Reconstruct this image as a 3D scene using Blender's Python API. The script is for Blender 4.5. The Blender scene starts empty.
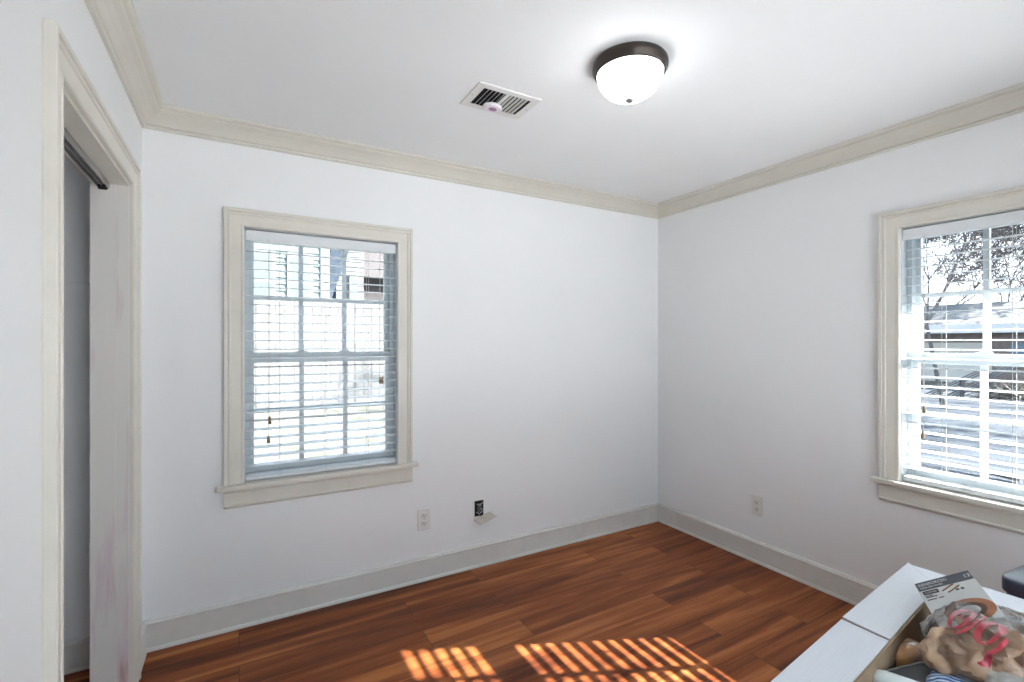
import bpy, bmesh, math, random
from mathutils import Vector, Matrix, noise
PI = math.pi
random.seed(7)
S = bpy.context.scene
C = S.collection

# ------------------------------------------------------------------ camera
CAM_Z = 1.39
YAW = math.radians(29.66)
cd = bpy.data.cameras.new('camera'); cam = bpy.data.objects.new('camera', cd); C.objects.link(cam)
cd.sensor_width = 36.0; cd.lens = 479.4 * 36.0 / 1024.0
cd.clip_start = 0.02; cd.clip_end = 300
cd.shift_y = 0.001
cam.location = (0, 0, CAM_Z)
cam.rotation_euler = (PI / 2, 0, -YAW)
S.camera = cam
# ------------------------------------------------------------------ world, sun, exposure
W = bpy.data.worlds.new('World'); S.world = W; W.use_nodes = True
wn = W.node_tree; bg = wn.nodes['Background']
tc = wn.nodes.new('ShaderNodeTexCoord'); sp = wn.nodes.new('ShaderNodeSeparateXYZ'); rp = wn.nodes.new('ShaderNodeValToRGB')
wn.links.new(tc.outputs['Generated'], sp.inputs[0]); wn.links.new(sp.outputs['Z'], rp.inputs[0]); wn.links.new(rp.outputs[0], bg.inputs[0])
rp.color_ramp.elements[0].position = 0.0; rp.color_ramp.elements[0].color = (0.92, 0.95, 1.0, 1)
rp.color_ramp.elements[1].position = 0.7; rp.color_ramp.elements[1].color = (0.55, 0.75, 1.0, 1)
bg.inputs[1].default_value = 2.5
SUN_DIR = Vector((-1.47, 0.676, -1.0)).normalized()
sd = bpy.data.lights.new('sun', 'SUN'); sun = bpy.data.objects.new('sun', sd); C.objects.link(sun)
sd.energy = 37.0; sd.color = (1.0, 0.95, 0.92); sd.angle = math.radians(0.53)
sun.rotation_euler = SUN_DIR.to_track_quat('-Z', 'Y').to_euler(); sun.location = (8, -4, 7)
LAMP_STRENGTH = 7.5
vs = S.view_settings
vs.view_transform = 'Standard'; vs.look = 'None'; vs.exposure = 0.68; vs.gamma = 1.0; vs.use_curve_mapping = False
XL, XR, YB, YN, ZC = -0.378, 2.843, 2.689, -0.62, 2.44
def portal(loc, rot, sx, sy):
    l = bpy.data.lights.new('window_portal', 'AREA'); o = bpy.data.objects.new('window_portal', l); C.objects.link(o)
    l.shape = 'RECTANGLE'; l.size = sx; l.size_y = sy; o.location = loc; o.rotation_euler = rot
    l.cycles.is_portal = True
portal((0.401, YB + .17, 1.335), (PI / 2, 0, PI), .78, 1.26)     # faces -Y, into the room
portal((1.3, YN - .17, 1.03), (-PI / 2, 0, PI), 2.3, 2.04)       # added fill-light opening behind the camera
portal((XR + .17, .715, 1.335), (PI / 2, 0, PI / 2), .82, 1.26)  # faces -X, into the room

# ------------------------------------------------------------------ helpers
FW = Vector((math.sin(YAW), math.cos(YAW), 0)); RT = Vector((math.cos(YAW), -math.sin(YAW), 0)); UP = Vector((0, 0, 1))
FOC = 479.4
def c2w(lat, dep, up): return FW * dep + RT * lat + Vector((0, 0, CAM_Z + up))
def at_z(px, py, z):
    d = (CAM_Z - z) * FOC / (py - 342.0)
    return c2w((px - 512) / FOC * d, d, z - CAM_Z)
def link(name, me, m=None, parent=None):
    o = bpy.data.objects.new(name, me); C.objects.link(o)
    if m is not None: me.materials.append(m)
    if parent is not None: o.parent = parent
    return o
class MB:
    def __init__(s): s.v = []; s.f = []
    def add(s, vs_, fs):
        n = len(s.v); s.v += [Vector(q) for q in vs_]; s.f += [tuple(i + n for i in q) for q in fs]; return s
    def box(s, x0, x1, y0, y1, z0, z1, M=None):
        p = [Vector(q) for q in ((x0,y0,z0),(x1,y0,z0),(x1,y1,z0),(x0,y1,z0),(x0,y0,z1),(x1,y0,z1),(x1,y1,z1),(x0,y1,z1))]
        if M is not None: p = [M @ q for q in p]
        return s.add(p, ((0,3,2,1),(4,5,6,7),(0,1,5,4),(1,2,6,5),(2,3,7,6),(3,0,4,7)))
    def tube(s, a, b, r0, r1=None, n=8, caps=True):
        a = Vector(a); b = Vector(b); r1 = r0 if r1 is None else r1
        d = (b - a).normalized(); u = d.orthogonal().normalized(); w = d.cross(u)
        vs_ = []
        for p, r in ((a, r0), (b, r1)):
            for i in range(n):
                t = 2 * PI * i / n; vs_.append(p + (u * math.cos(t) + w * math.sin(t)) * r)
        fs = [(i, (i + 1) % n, n + (i + 1) % n, n + i) for i in range(n)]
        if caps: fs += [tuple(range(n - 1, -1, -1)), tuple(range(n, 2 * n))]
        return s.add(vs_, fs)
    def lathe(s, prof, c=(0, 0, 0), n=48, M=None):
        vs_ = []; fs = []; c = Vector(c)
        for r, z in prof:
            for i in range(n):
                t = 2 * PI * i / n; q = Vector((r * math.cos(t), r * math.sin(t), z))
                vs_.append(c + (M @ q if M is not None else q))
        for k in range(len(prof) - 1):
            for i in range(n):
                j = (i + 1) % n; fs.append((k * n + i, k * n + j, (k + 1) * n + j, (k + 1) * n + i))
        return s.add(vs_, fs)
    def sweep(s, stations, closed_prof=True, caps=True):
        m = len(stations[0]); vs_ = [q for st in stations for q in st]; fs = []
        for k in range(len(stations) - 1):
            for i in range(m if closed_prof else m - 1):
                j = (i + 1) % m; fs.append((k * m + i, k * m + j, (k + 1) * m + j, (k + 1) * m + i))
        if caps: fs += [tuple(range(m)), tuple(range((len(stations) - 1) * m, len(stations) * m))]
        return s.add(vs_, fs)
    def build(s, name, m=None, parent=None, bevel=0, seg=2, smooth=False, merge=False):
        bm = bmesh.new(); vv = [bm.verts.new(q) for q in s.v]
        for f in s.f:
            try: bm.faces.new([vv[i] for i in f])
            except ValueError: pass
        if merge: bmesh.ops.remove_doubles(bm, verts=bm.verts, dist=1e-5)
        bmesh.ops.recalc_face_normals(bm, faces=bm.faces)
        if bevel: bmesh.ops.bevel(bm, geom=[e for e in bm.edges if e.is_manifold and e.calc_face_angle(0) > .6], offset=bevel, segments=seg, affect='EDGES', profile=.5)
        me = bpy.data.meshes.new(name); bm.to_mesh(me); bm.free()
        if smooth:
            for p in me.polygons: p.use_smooth = True
            try: me.set_sharp_from_angle(angle=math.radians(40))
            except Exception: pass
        return link(name, me, m, parent)
def struct(o): o['kind'] = 'structure'; return o
def thing(name, label, cat, loc=(0, 0, 0), rot=(0, 0, 0), group=None):
    o = bpy.data.objects.new(name, None); C.objects.link(o); o.location = loc; o.rotation_euler = rot
    o.empty_display_size = .1
    return tag(o, label, cat, group)
def tag(o, label, cat, group=None):
    o['label'] = label; o['category'] = cat
    if group: o['group'] = group
    return o
def ball(mb, c, r, n=24, m=14, f=None, M=None):
    vs_ = []; fs = []; c = Vector(c)
    for j in range(m + 1):
        ph = PI * j / m
        for i in range(n):
            t = 2 * PI * i / n
            q = Vector((math.sin(ph) * math.cos(t), math.sin(ph) * math.sin(t), math.cos(ph)))
            if f: q = f(q)
            q = Vector((q.x * r[0], q.y * r[1], q.z * r[2]))
            vs_.append(c + (M @ q if M is not None else q))
    for j in range(m):
        for i in range(n):
            k = (i + 1) % n; fs.append((j * n + i, (j + 1) * n + i, (j + 1) * n + k, j * n + k))
    mb.add(vs_, fs)
def superq(q, e=.5):
    g = lambda a: math.copysign(abs(a) ** e, a)
    return Vector((g(q.x), g(q.y), g(q.z)))
# ------------------------------------------------------------------ materials
def mat(name, col, rough=.5, spec=.5, metal=0, var=0, vscale=5, bump=0, bscale=60, coat=0, col2=None, stretch=None):
    m = bpy.data.materials.new(name); m.use_nodes = True; nt = m.node_tree; b = nt.nodes['Principled BSDF']
    b.inputs['Base Color'].default_value = (*col, 1); b.inputs['Roughness'].default_value = rough
    b.inputs['Specular IOR Level'].default_value = spec; b.inputs['Metallic'].default_value = metal
    b.inputs['Coat Weight'].default_value = coat
    tcn = nt.nodes.new('ShaderNodeTexCoord'); mp = nt.nodes.new('ShaderNodeMapping')
    nt.links.new(tcn.outputs['Object'], mp.inputs[0])
    if stretch: mp.inputs['Scale'].default_value = stretch
    if var or col2:
        n = nt.nodes.new('ShaderNodeTexNoise'); n.inputs['Scale'].default_value = vscale; n.inputs['Detail'].default_value = 5
        nt.links.new(mp.outputs[0], n.inputs['Vector'])
        r = nt.nodes.new('ShaderNodeValToRGB'); nt.links.new(n.outputs[0], r.inputs[0]); nt.links.new(r.outputs[0], b.inputs['Base Color'])
        c2 = col2 if col2 else tuple(max(0, c * (1 - var)) for c in col)
        r.color_ramp.elements[0].position = .35; r.color_ramp.elements[0].color = (*c2, 1)
        r.color_ramp.elements[1].position = .65; r.color_ramp.elements[1].color = (*col, 1)
    if bump:
        n2 = nt.nodes.new('ShaderNodeTexNoise'); n2.inputs['Scale'].default_value = bscale; n2.inputs['Detail'].default_value = 4
        nt.links.new(mp.outputs[0], n2.inputs['Vector'])
        bp = nt.nodes.new('ShaderNodeBump'); bp.inputs['Strength'].default_value = bump; bp.inputs['Distance'].default_value = .002
        nt.links.new(n2.outputs[0], bp.inputs['Height']); nt.links.new(bp.outputs[0], b.inputs['Normal'])
    return m
def emis(name, col, st):
    m = bpy.data.materials.new(name); m.use_nodes = True; nt = m.node_tree; nt.nodes.clear()
    e = nt.nodes.new('ShaderNodeEmission'); e.inputs[0].default_value = (*col, 1); e.inputs[1].default_value = st
    o = nt.nodes.new('ShaderNodeOutputMaterial'); nt.links.new(e.outputs[0], o.inputs[0]); return m
M_wall = mat('wall_paint', (.87, .875, .88), .38, .5, var=.02, vscale=1.5, bump=.12, bscale=90)
M_ceil = mat('ceiling_paint', (.88, .885, .89), .7, .3, var=.02, vscale=2, bump=.1, bscale=70)
M_trim = mat('cream_trim_paint', (.74, .71, .64), .35, .5, var=.05, vscale=9, bump=.15, bscale=40)
M_crown = mat('crown_paint', (.67, .645, .575), .4, .5, var=.03, vscale=6)
M_base = mat('baseboard_paint', (.73, .72, .685), .35, .5, var=.05, vscale=12, bump=.15, bscale=40)
M_closet = mat('closet_paint', (.88, .89, .90), .6, .3, var=.03, vscale=2)
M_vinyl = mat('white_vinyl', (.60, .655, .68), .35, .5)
M_blind = mat('white_blind', (.77, .80, .82), .3, .5)
M_cord = mat('blind_cord', (.62, .62, .60), .8, .2)
M_tassel = mat('tassel_wood', (.26, .19, .12), .5)
M_bronze = mat('dark_bronze', (.045, .035, .03), .38, .5, metal=.6)
M_steel = mat('satin_steel', (.5, .5, .5), .35, .5, metal=.9)
M_black = mat('black_void', (.012, .012, .014), .7, .2)
M_plate = mat('white_plastic', (.76, .75, .73), .35)
M_dome = emis('lit_dome', (.97, .985, 1.0), LAMP_STRENGTH)
def m_floor():
    m = mat('laminate_floor', (.2, .08, .04), .3, .2); nt = m.node_tree; N = nt.nodes; L = nt.links; b = N['Principled BSDF']
    tcn = [n for n in N if n.type == 'TEX_COORD'][0]
    br = N.new('ShaderNodeTexBrick'); L.new(tcn.outputs['Object'], br.inputs['Vector'])
    br.offset = .37; br.offset_frequency = 2
    br.inputs['Color1'].default_value = (0, 0, 0, 1); br.inputs['Color2'].default_value = (1, 1, 1, 1); br.inputs['Mortar'].default_value = (.5, .5, .5, 1)
    br.inputs['Scale'].default_value = 1; br.inputs['Mortar Size'].default_value = .0012; br.inputs['Mortar Smooth'].default_value = .3
    br.inputs['Brick Width'].default_value = 1.22; br.inputs['Row Height'].default_value = .148; br.inputs['Bias'].default_value = 0
    # grain: stretched noise shifted per plank
    mp = N.new('ShaderNodeMapping'); mp.inputs['Scale'].default_value = (.75, 13, 1)
    ad = N.new('ShaderNodeVectorMath'); ad.operation = 'MULTIPLY_ADD'
    ad.inputs[1].default_value = (7, 5, 9); L.new(br.outputs['Color'], ad.inputs[0]); L.new(tcn.outputs['Object'], mp.inputs[0]); L.new(mp.outputs[0], ad.inputs[2])
    n1 = N.new('ShaderNodeTexNoise'); n1.inputs['Scale'].default_value = 1.3; n1.inputs['Detail'].default_value = 6; n1.inputs['Distortion'].default_value = .5; L.new(ad.outputs[0], n1.inputs['Vector'])
    mp2 = N.new('ShaderNodeMapping'); mp2.inputs['Scale'].default_value = (4, 90, 1); L.new(tcn.outputs['Object'], mp2.inputs[0])
    n2 = N.new('ShaderNodeTexNoise'); n2.inputs['Scale'].default_value = 2; n2.inputs['Detail'].default_value = 5; L.new(mp2.outputs[0], n2.inputs['Vector'])
    a1 = N.new('ShaderNodeMath'); a1.operation = 'MULTIPLY_ADD'; a1.inputs[1].default_value = .16
    sep = N.new('ShaderNodeSeparateColor'); L.new(br.outputs['Color'], sep.inputs[0]); L.new(sep.outputs[0], a1.inputs[0]); L.new(n1.outputs[0], a1.inputs[2])
    a2 = N.new('ShaderNodeMath'); a2.operation = 'MULTIPLY_ADD'; a2.inputs[1].default_value = .22; L.new(n2.outputs[0], a2.inputs[0]); L.new(a1.outputs[0], a2.inputs[2])
    r = N.new('ShaderNodeValToRGB'); L.new(a2.outputs[0], r.inputs[0]); cr = r.color_ramp
    cr.elements[0].position = .46; cr.elements[0].color = (.105, .028, .012, 1)
    cr.elements[1].position = .90; cr.elements[1].color = (.50, .175, .055, 1)
    e = cr.elements.new(.58); e.color = (.185, .050, .018, 1)
    e = cr.elements.new(.74); e.color = (.31, .092, .030, 1)
    mx = N.new('ShaderNodeMix'); mx.data_type = 'RGBA'; mx.inputs['B'].default_value = (.05, .018, .01, 1)
    L.new(br.outputs['Fac'], mx.inputs['Factor']); L.new(r.outputs[0], mx.inputs['A']); L.new(mx.outputs['Result'], b.inputs['Base Color'])
    bp = N.new('ShaderNodeBump'); bp.inputs['Strength'].default_value = .15; bp.inputs['Distance'].default_value = .001
    L.new(n2.outputs[0], bp.inputs['Height']); L.new(bp.outputs[0], b.inputs['Normal'])
    b.inputs['Roughness'].default_value = .42
    return m
M_floor = m_floor()
def m_glass():
    m = bpy.data.materials.new('window_glass'); m.use_nodes = True; nt = m.node_tree; nt.nodes.clear()
    t = nt.nodes.new('ShaderNodeBsdfTransparent'); t.inputs[0].default_value = (.95, .975, .98, 1)
    g = nt.nodes.new('ShaderNodeBsdfGlossy'); g.inputs['Roughness'].default_value = .02
    fr = nt.nodes.new('ShaderNodeFresnel'); fr.inputs[0].default_value = 1.3
    mx = nt.nodes.new('ShaderNodeMixShader'); o = nt.nodes.new('ShaderNodeOutputMaterial')
    nt.links.new(fr.outputs[0], mx.inputs[0]); nt.links.new(t.outputs[0], mx.inputs[1]); nt.links.new(g.outputs[0], mx.inputs[2]); nt.links.new(mx.outputs[0], o.inputs[0])
    return m
M_glass = m_glass()

# ------------------------------------------------------------------ room shell
T = .15
def wall_with_hole(name, axis, a0, a1, h, t0, t1, m, z0=0, z1=ZC):
    mb = MB()
    def bx(p0, p1, q0, q1):
        if axis == 'x': mb.box(p0, p1, t0, t1, q0, q1)
        else: mb.box(t0, t1, p0, p1, q0, q1)
    if h is None: bx(a0, a1, z0, z1)
    else:
        ha, hb, hc, hd = h
        bx(a0, ha, z0, z1); bx(hb, a1, z0, z1); bx(ha, hb, hd, z1)
        if hc > z0 + .001: bx(ha, hb, z0, hc)
    return struct(mb.build(name, m))
W1 = (.023, .779, .688, 1.951)        # back-wall window opening in x and z
W2 = (.308, 1.1085, .690, 1.951)      # right-wall window opening in y and z
CY0, CY1, CZ = 1.52, 2.40, 2.018      # closet opening
wall_with_hole('wall_back', 'x', -1.25, XR + T, W1, YB, YB + T, M_wall)
wall_with_hole('wall_right', 'y', YN - T, YB, W2, XR, XR + T, M_wall)
wall_with_hole('wall_left', 'y', YN - T, YB, (CY0, CY1, 0, CZ), XL - .12, XL, M_wall)
wall_with_hole('wall_front', 'x', XL, XR, (.15, 2.45, 0, 2.05), YN - T, YN, M_wall)  # opening cut for the added fill-light door
struct(MB().box(-1.25, XR + T, YN - T, YB + T, -.12, 0).build('floor', M_floor))
struct(MB().box(-1.25, XR + T, YN - T, YB + T, ZC, ZC + .12).build('ceiling', M_ceil))
struct(MB().box(-1.25, -1.10, .95, YB, 0, ZC).build('wall_closet_back', M_closet))
struct(MB().box(-1.10, XL - .12, .95, 1.07, 0, ZC).build('wall_closet_side', M_closet))
struct(MB().box(-1.10, XL - .1205, YB - .006, YB - .0003, 0, ZC).build('wall_closet_end', M_closet))

CROWN = [(0, ZC), (0, 2.350), (.013, 2.350), (.016, 2.358), (.012, 2.364), (.020, 2.368), (.024, 2.374), (.034, 2.388), (.050, 2.404), (.066, 2.414), (.070, 2.418), (.070, 2.424), (.082, 2.427), (.090, 2.432), (.092, ZC)]
CROWN = [(d, z - .0008 if z == ZC else z) for d, z in CROWN]
BASE = [(.0005, 0.0005), (.021, .0005), (.020, .010), (.017, .016), (.014, .018), (.014, .116), (.018, .119), (.018, .127), (.013, .132), (.011, .138), (.0005, .140)]
def run(name, prof, p0, p1, nrm, m, mit0=1, mit1=1):
    p0 = Vector((*p0, 0)); p1 = Vector((*p1, 0)); n = Vector((*nrm, 0)); d = (p1 - p0).normalized()
    st = [[p0 + n * q[0] + d * q[0] * mit0 + UP * q[1] for q in prof], [p1 + n * q[0] - d * q[0] * mit1 + UP * q[1] for q in prof]]
    return struct(MB().sweep(st).build(name, m))
run('trim_1', CROWN, (XL, YB), (XR, YB), (0, -1), M_crown)
run('trim_2', CROWN, (XR, YB), (XR, YN), (-1, 0), M_crown)
run('trim_3', CROWN, (XL, YN), (XL, YB), (1, 0), M_crown)
run('trim_4', CROWN, (XR, YN), (XL, YN), (0, 1), M_crown)
run('baseboard_back', BASE, (XL, YB), (XR, YB), (0, -1), M_base)
run('baseboard_right', BASE, (XR, YB), (XR, YN), (-1, 0), M_base)
run('baseboard_left', BASE, (XL, YN), (XL, CY0 - .092), (1, 0), M_base, 1, 0)
run('baseboard_left', BASE, (XL, CY1 + .093), (XL, YB), (1, 0), M_base, 0, 1)
run('baseboard_front', BASE, (XR, YN), (2.45, YN), (0, 1), M_base, 1, 0)
run('baseboard_front', BASE, (.15, YN), (XL, YN), (0, 1), M_base, 0, 1)
run('baseboard_closet', [(d, z * .92) for d, z in BASE], (-1.10, YB - .006), (XL - .125, YB - .006), (0, -1), M_base, 0, 0)

# casing profile: u = outward from the opening, v = proud of the wall
CAS = [(0, .0005), (0, .012), (.004, .016), (.012, .016), (.014, .013), (.056, .015), (.058, .019), (.064, .021), (.067, .017), (.071, .017), (.073, .024), (.084, .025), (.087, .022), (.087, .0005)]
def casing(mb, mp, a0, a1, b0, b1, prof=CAS, base=None):
    st = [[mp(a0 - u, b0, v) for u, v in prof], [mp(a0 - u, b1 + u, v) for u, v in prof], [mp(a1 + u, b1 + u, v) for u, v in prof], [mp(a1 + u, b0, v) for u, v in prof]]
    mb.sweep(st)
def lmap(a, b, v): return Vector((XL + v, a, b))
# closet opening: casing, jamb, stops, track
co = struct(thing('door_1', '', '')); del co['label']; del co['category']
mb = MB(); casing(mb, lmap, CY0, CY1, .001, CZ, [(u, v * 1.05) for u, v in CAS]); mb.build('casing', M_trim, co)
def m_jamb():
    m = mat('worn_jamb_paint', (.76, .735, .70), .45); nt = m.node_tree; N = nt.nodes; L = nt.links; b = N['Principled BSDF']
    tcn = [n for n in N if n.type == 'TEX_COORD'][0]
    sep = N.new('ShaderNodeSeparateXYZ'); L.new(tcn.outputs['Object'], sep.inputs[0])
    mp = N.new('ShaderNodeMapping'); mp.inputs['Scale'].default_value = (22, 22, 2.2); L.new(tcn.outputs['Object'], mp.inputs[0])
    n = N.new('ShaderNodeTexNoise'); n.inputs['Scale'].default_value = 1.0; n.inputs['Detail'].default_value = 7; L.new(mp.outputs[0], n.inputs['Vector'])
    # scuffs lie on the lower part of the jamb, along one vertical line
    mr = N.new('ShaderNodeMapRange'); L.new(sep.outputs['Z'], mr.inputs[0]); mr.inputs[1].default_value = 1.5; mr.inputs[2].default_value = .6; mr.inputs[3].default_value = -.14; mr.inputs[4].default_value = .03
    ad = N.new('ShaderNodeMath'); L.new(n.outputs[0], ad.inputs[0]); L.new(mr.outputs[0], ad.inputs[1])
    r = N.new('ShaderNodeValToRGB'); L.new(ad.outputs[0], r.inputs[0]); cr = r.color_ramp
    cr.elements[0].position = .50; cr.elements[0].color = (.76, .735, .70, 1); cr.elements[1].position = .62; cr.elements[1].color = (.70, .60, .62, 1)
    e = cr.elements.new(.70); e.color = (.55, .36, .34, 1)
    L.new(r.outputs[0], b.inputs['Base Color']); return m
M_jamb = m_jamb()
mb = MB().box(XL - .119, XL + .001, CY1 + .0002, CY1 + .006, .0005, CZ); mb.build('far_jamb', M_jamb, co)
mb = MB()
# narrow groove line down the far jamb, made of two thin raised boards
mb.box(XL - .118, XL - .0425, CY1 - .002, CY1 - .0003, .03, CZ - .001); mb.box(XL - .041, XL - .001, CY1 - .002, CY1 - .0003, .012, CZ - .001)
mb.build('jamb_board', M_jamb, co)
# chipped wood splinters at the foot of the jamb
mb = MB()
for i in range(7):
    x = XL - .10 + i * .012; mb.add([(x, CY1 - .006, .001), (x + .012, CY1 - .006, .001), (x + .006 + random.uniform(-.004, .004), CY1 - .003, .022 + random.uniform(-.01, .012)), (x, CY1 - .001, .001)], [(0, 1, 2), (0, 2, 3), (1, 3, 2), (0, 3, 1)])
mb.build('splintered_foot', mat('raw_wood', (.55, .36, .17), .8, var=.4, vscale=60), co)
MB().box(XL - .119, XL + .001, CY0 - .006, CY0 - .0002, .0005, CZ).build('near_jamb', M_trim, co)
MB().box(XL - .119, XL + .001, CY0, CY1, CZ - .012, CZ - .0005).build('head_jamb', M_trim, co)
tr = MB()
for xx in (XL - .092, XL - .076, XL - .060): tr.box(xx, xx + .003, CY0 + .01, CY1 - .02, CZ - .036, CZ - .012)
tr.box(XL - .092, XL - .057, CY0 + .01, CY1 - .02, CZ - .015, CZ - .012)
tk = tr.build('sliding_track', M_steel, co)
rl = MB(); rl.tube((XL - .085, CY1 - .045, CZ - .038), (XL - .062, CY1 - .045, CZ - .038), .010, n=16); rl.box(XL - .082, XL - .064, CY1 - .035, CY1 - .008, CZ - .036, CZ - .030)
rl.build('roller', M_black, tk)
cl = MB().box(-1.0995, XL - .125, YB - .024, YB - .0062, 1.640, 1.722).build('shelf_cleat', M_closet, bevel=.002)
tag(cl, 'pale painted wooden cleat fixed across the end wall inside the closet', 'shelf cleat')

# ------------------------------------------------------------------ windows
def window(name, blindlabel, mp, a0, a1, z0, z1, flip, tassels, ladders):
    """mp(a, depth_out, z): a along the wall, depth_out > 0 goes outward from the wall face"""
    def bx(mb, A0, A1, D0, D1, Z0, Z1):
        p = [mp(a, d, z) for a, d, z in ((A0,D0,Z0),(A1,D0,Z0),(A1,D1,Z0),(A0,D1,Z0),(A0,D0,Z1),(A1,D0,Z1),(A1,D1,Z1),(A0,D1,Z1))]
        mb.add(p, ((0,3,2,1),(4,5,6,7),(0,1,5,4),(1,2,6,5),(2,3,7,6),(3,0,4,7)))
    w = struct(thing(name, '', '')); del w['label']; del w['category']
    mb = MB(); casing(mb, lambda a, b, v: mp(a, -v, b), a0, a1, z0 + .014, z1); mb.build('casing', M_trim, w)
    st = MB(); bx(st, a0 - .116, a1 + .116, -.048, .0, z0 - .008, z0 + .014); bx(st, a0 + .0005, a1 - .0005, -.001, .06, z0 + .0003, z0 + .014); st.build('window_stool', M_trim, w, bevel=.004)
    ap = MB(); pr = [(0, .0005), (.0, .016), (.010, .018), (.016, .014), (.072, .014), (.076, .019), (.082, .019), (.086, .014), (.092, .010), (.092, .0005)]
    ap.sweep([[mp(a0 - .087, -v, z0 - .009 - u) for u, v in pr], [mp(a1 + .087, -v, z0 - .009 - u) for u, v in pr]]); ap.build('apron', M_trim, w)
    zb = z0 + .014; zk = .714
    # liner of the opening and outer frame
    fr = MB(); e = .0004
    bx(fr, a0 + e, a0 + .012, .058, .149, zb, z1 - e); bx(fr, a1 - .012, a1 - e, .058, .149, zb, z1 - e); bx(fr, a0 + .012, a1 - .012, .058, .149, z1 - .012, z1 - e)
    bx(fr, a0 + e, a0 + .003, .001, .058, zb, z1 - e); bx(fr, a1 - .003, a1 - e, .001, .058, zb, z1 - e); bx(fr, a0 + .003, a1 - .003, .001, .058, z1 - .003, z1 - e)
    bx(fr, a0 + .012, a1 - .012, .06, .149, z0 + e, zb + .012)
    bx(fr, a0 + .012, a0 + .022, .062, .149, zb, z1 - .012); bx(fr, a1 - .022, a1 - .012, .062, .149, zb, z1 - .012)
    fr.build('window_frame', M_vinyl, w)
    zm = 1.318
    def sash(nm, d0, za, zc, brail, trail):
        s_ = MB(); A, B = a0 + .022, a1 - .022; sw = .021
        bx(s_, A, A + sw, d0, d0 + .03, za, zc); bx(s_, B - sw, B, d0, d0 + .03, za, zc)
        bx(s_, A + sw, B - sw, d0, d0 + .03, za, za + brail); bx(s_, A + sw, B - sw, d0, d0 + .03, zc - trail, zc)
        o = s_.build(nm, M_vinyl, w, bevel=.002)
        g0, g1 = A + sw, B - sw; h0, h1 = za + brail, zc - trail
        mu = MB()
        for k in (1, 2):
            x = g0 + (g1 - g0) * k / 3; bx(mu, x - .011, x + .011, d0 + .004, d0 + .026, h0, h1)
        zz = 1.0385 if nm == 'lower_sash' else (h0 + h1) / 2; bx(mu, g0, g1, d0 + .0045, d0 + .0255, zz - .011, zz + .011)
        mu.build('muntin_grid', M_vinyl, o)
        gl = MB(); bx(gl, g0 - .004, g1 + .004, d0 + .013, d0 + .016, h0 - .004, h1 + .004); gl.build('glass_pane', M_glass, o)
        return o
    sash('upper_sash', .104, zm - .018, z1 - .014, .034, .030)
    lo = sash('lower_sash', .070, zk + .008, zm + .018, .045, .052)
    for k in (1, 2):
        a = a0 + .043 + (a1 - a0 - .086) * k / 3
        lk = MB(); bx(lk, a - .028, a + .028, .074, .096, zm + .018, zm + .024); bx(lk, a - .012, a + .012, .07, .09, zm + .024, zm + .034); lk.build('sash_lock', M_vinyl, lo, bevel=.002)
    # blind
    b = thing('window_blind', blindlabel, 'blind', mp((a0 + a1) / 2, .03, z1))
    inv = b.location.copy()
    def bb(o):
        o.location = -inv; return o
    A, B = a0 + .006, a1 - .006
    hr = MB(); bx(hr, A, B, .003, .009, z1 - .060, z1 - .008); bx(hr, A + .002, B - .002, .0095, .052, z1 - .056, z1 - .010); bb(hr.build('valance', M_blind, b, bevel=.0015))
    sl = MB(); z = zk + .062 - .0445; zs = []
    while z < z1 - .075: zs.append(z); z += .0445
    for z in zs + [zb + .024]:
        N = 5; top = []
        for i in range(N + 1):
            t = i / N; d = .004 + .049 * t; zz = z + .0022 * math.sin(PI * t) + .0030 * (t - .5); top.append((d, zz))
        pr_ = top + [(d, q - .0026) for d, q in reversed(top)]
        sl.sweep([[mp(A, d, q) for d, q in pr_], [mp(B, d, q) for d, q in pr_]])
    bb(sl.build('slats', M_blind, b, smooth=True))
    br = MB(); bx(br, A, B, .004, .053, zb + .003, zb + .021); bb(br.build('bottom_rail', M_blind, b, bevel=.004))
    for a in ladders:
        ld = MB()
        for d in (.0028, .0545): ld.tube(mp(a, d, zb + .012), mp(a, d, z1 - .062), .0009, n=5)
        for z in zs: ld.tube(mp(a, .0028, z - .004), mp(a, .0545, z - .004), .0005, n=4)
        bb(ld.build('ladder_cord', M_cord, b))
    for a, z, n_ in tassels:
        tz = z + .0
        cdm = MB(); cdm.tube(mp(a, -.001, tz + .012), mp(a, -.001, z1 - .05), .0011, n=5); c_ = bb(cdm.build('lift_cord', M_cord, b))
        for q in range(n_):
            off = .0 if q == 0 else (.012 if n_ == 2 else 0)
            t_ = MB(); t_.lathe([(.001, .018), (.004, .017), (.0055, .006), (.0085, -.014), (.0075, -.02), (.001, -.021)], mp(a + off, -.006, tz), n=12)
            t_.build('cord_tassel', M_tassel, c_, smooth=True)
    return w
def map1(a, d, z): return Vector((a, YB + d, z))
def map2(a, d, z): return Vector((XR + d, a, z))
window('window_1', 'white horizontal slat blind in the window beside the closet, on the longer wall', map1, W1[0], W1[1], W1[2], W1[3], False,
       [(.134, 1.00, 1), (.128, .905, 1), (.683, 1.178, 2)], (.181, .401, .622))
window('window_2', 'white horizontal slat blind in the window cut off by the right picture edge', map2, W2[0], W2[1], W2[2], W2[3], True,
       [(1.0136, 1.07, 1), (1.018, .95, 1)], (.95, .715, .48))

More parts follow.
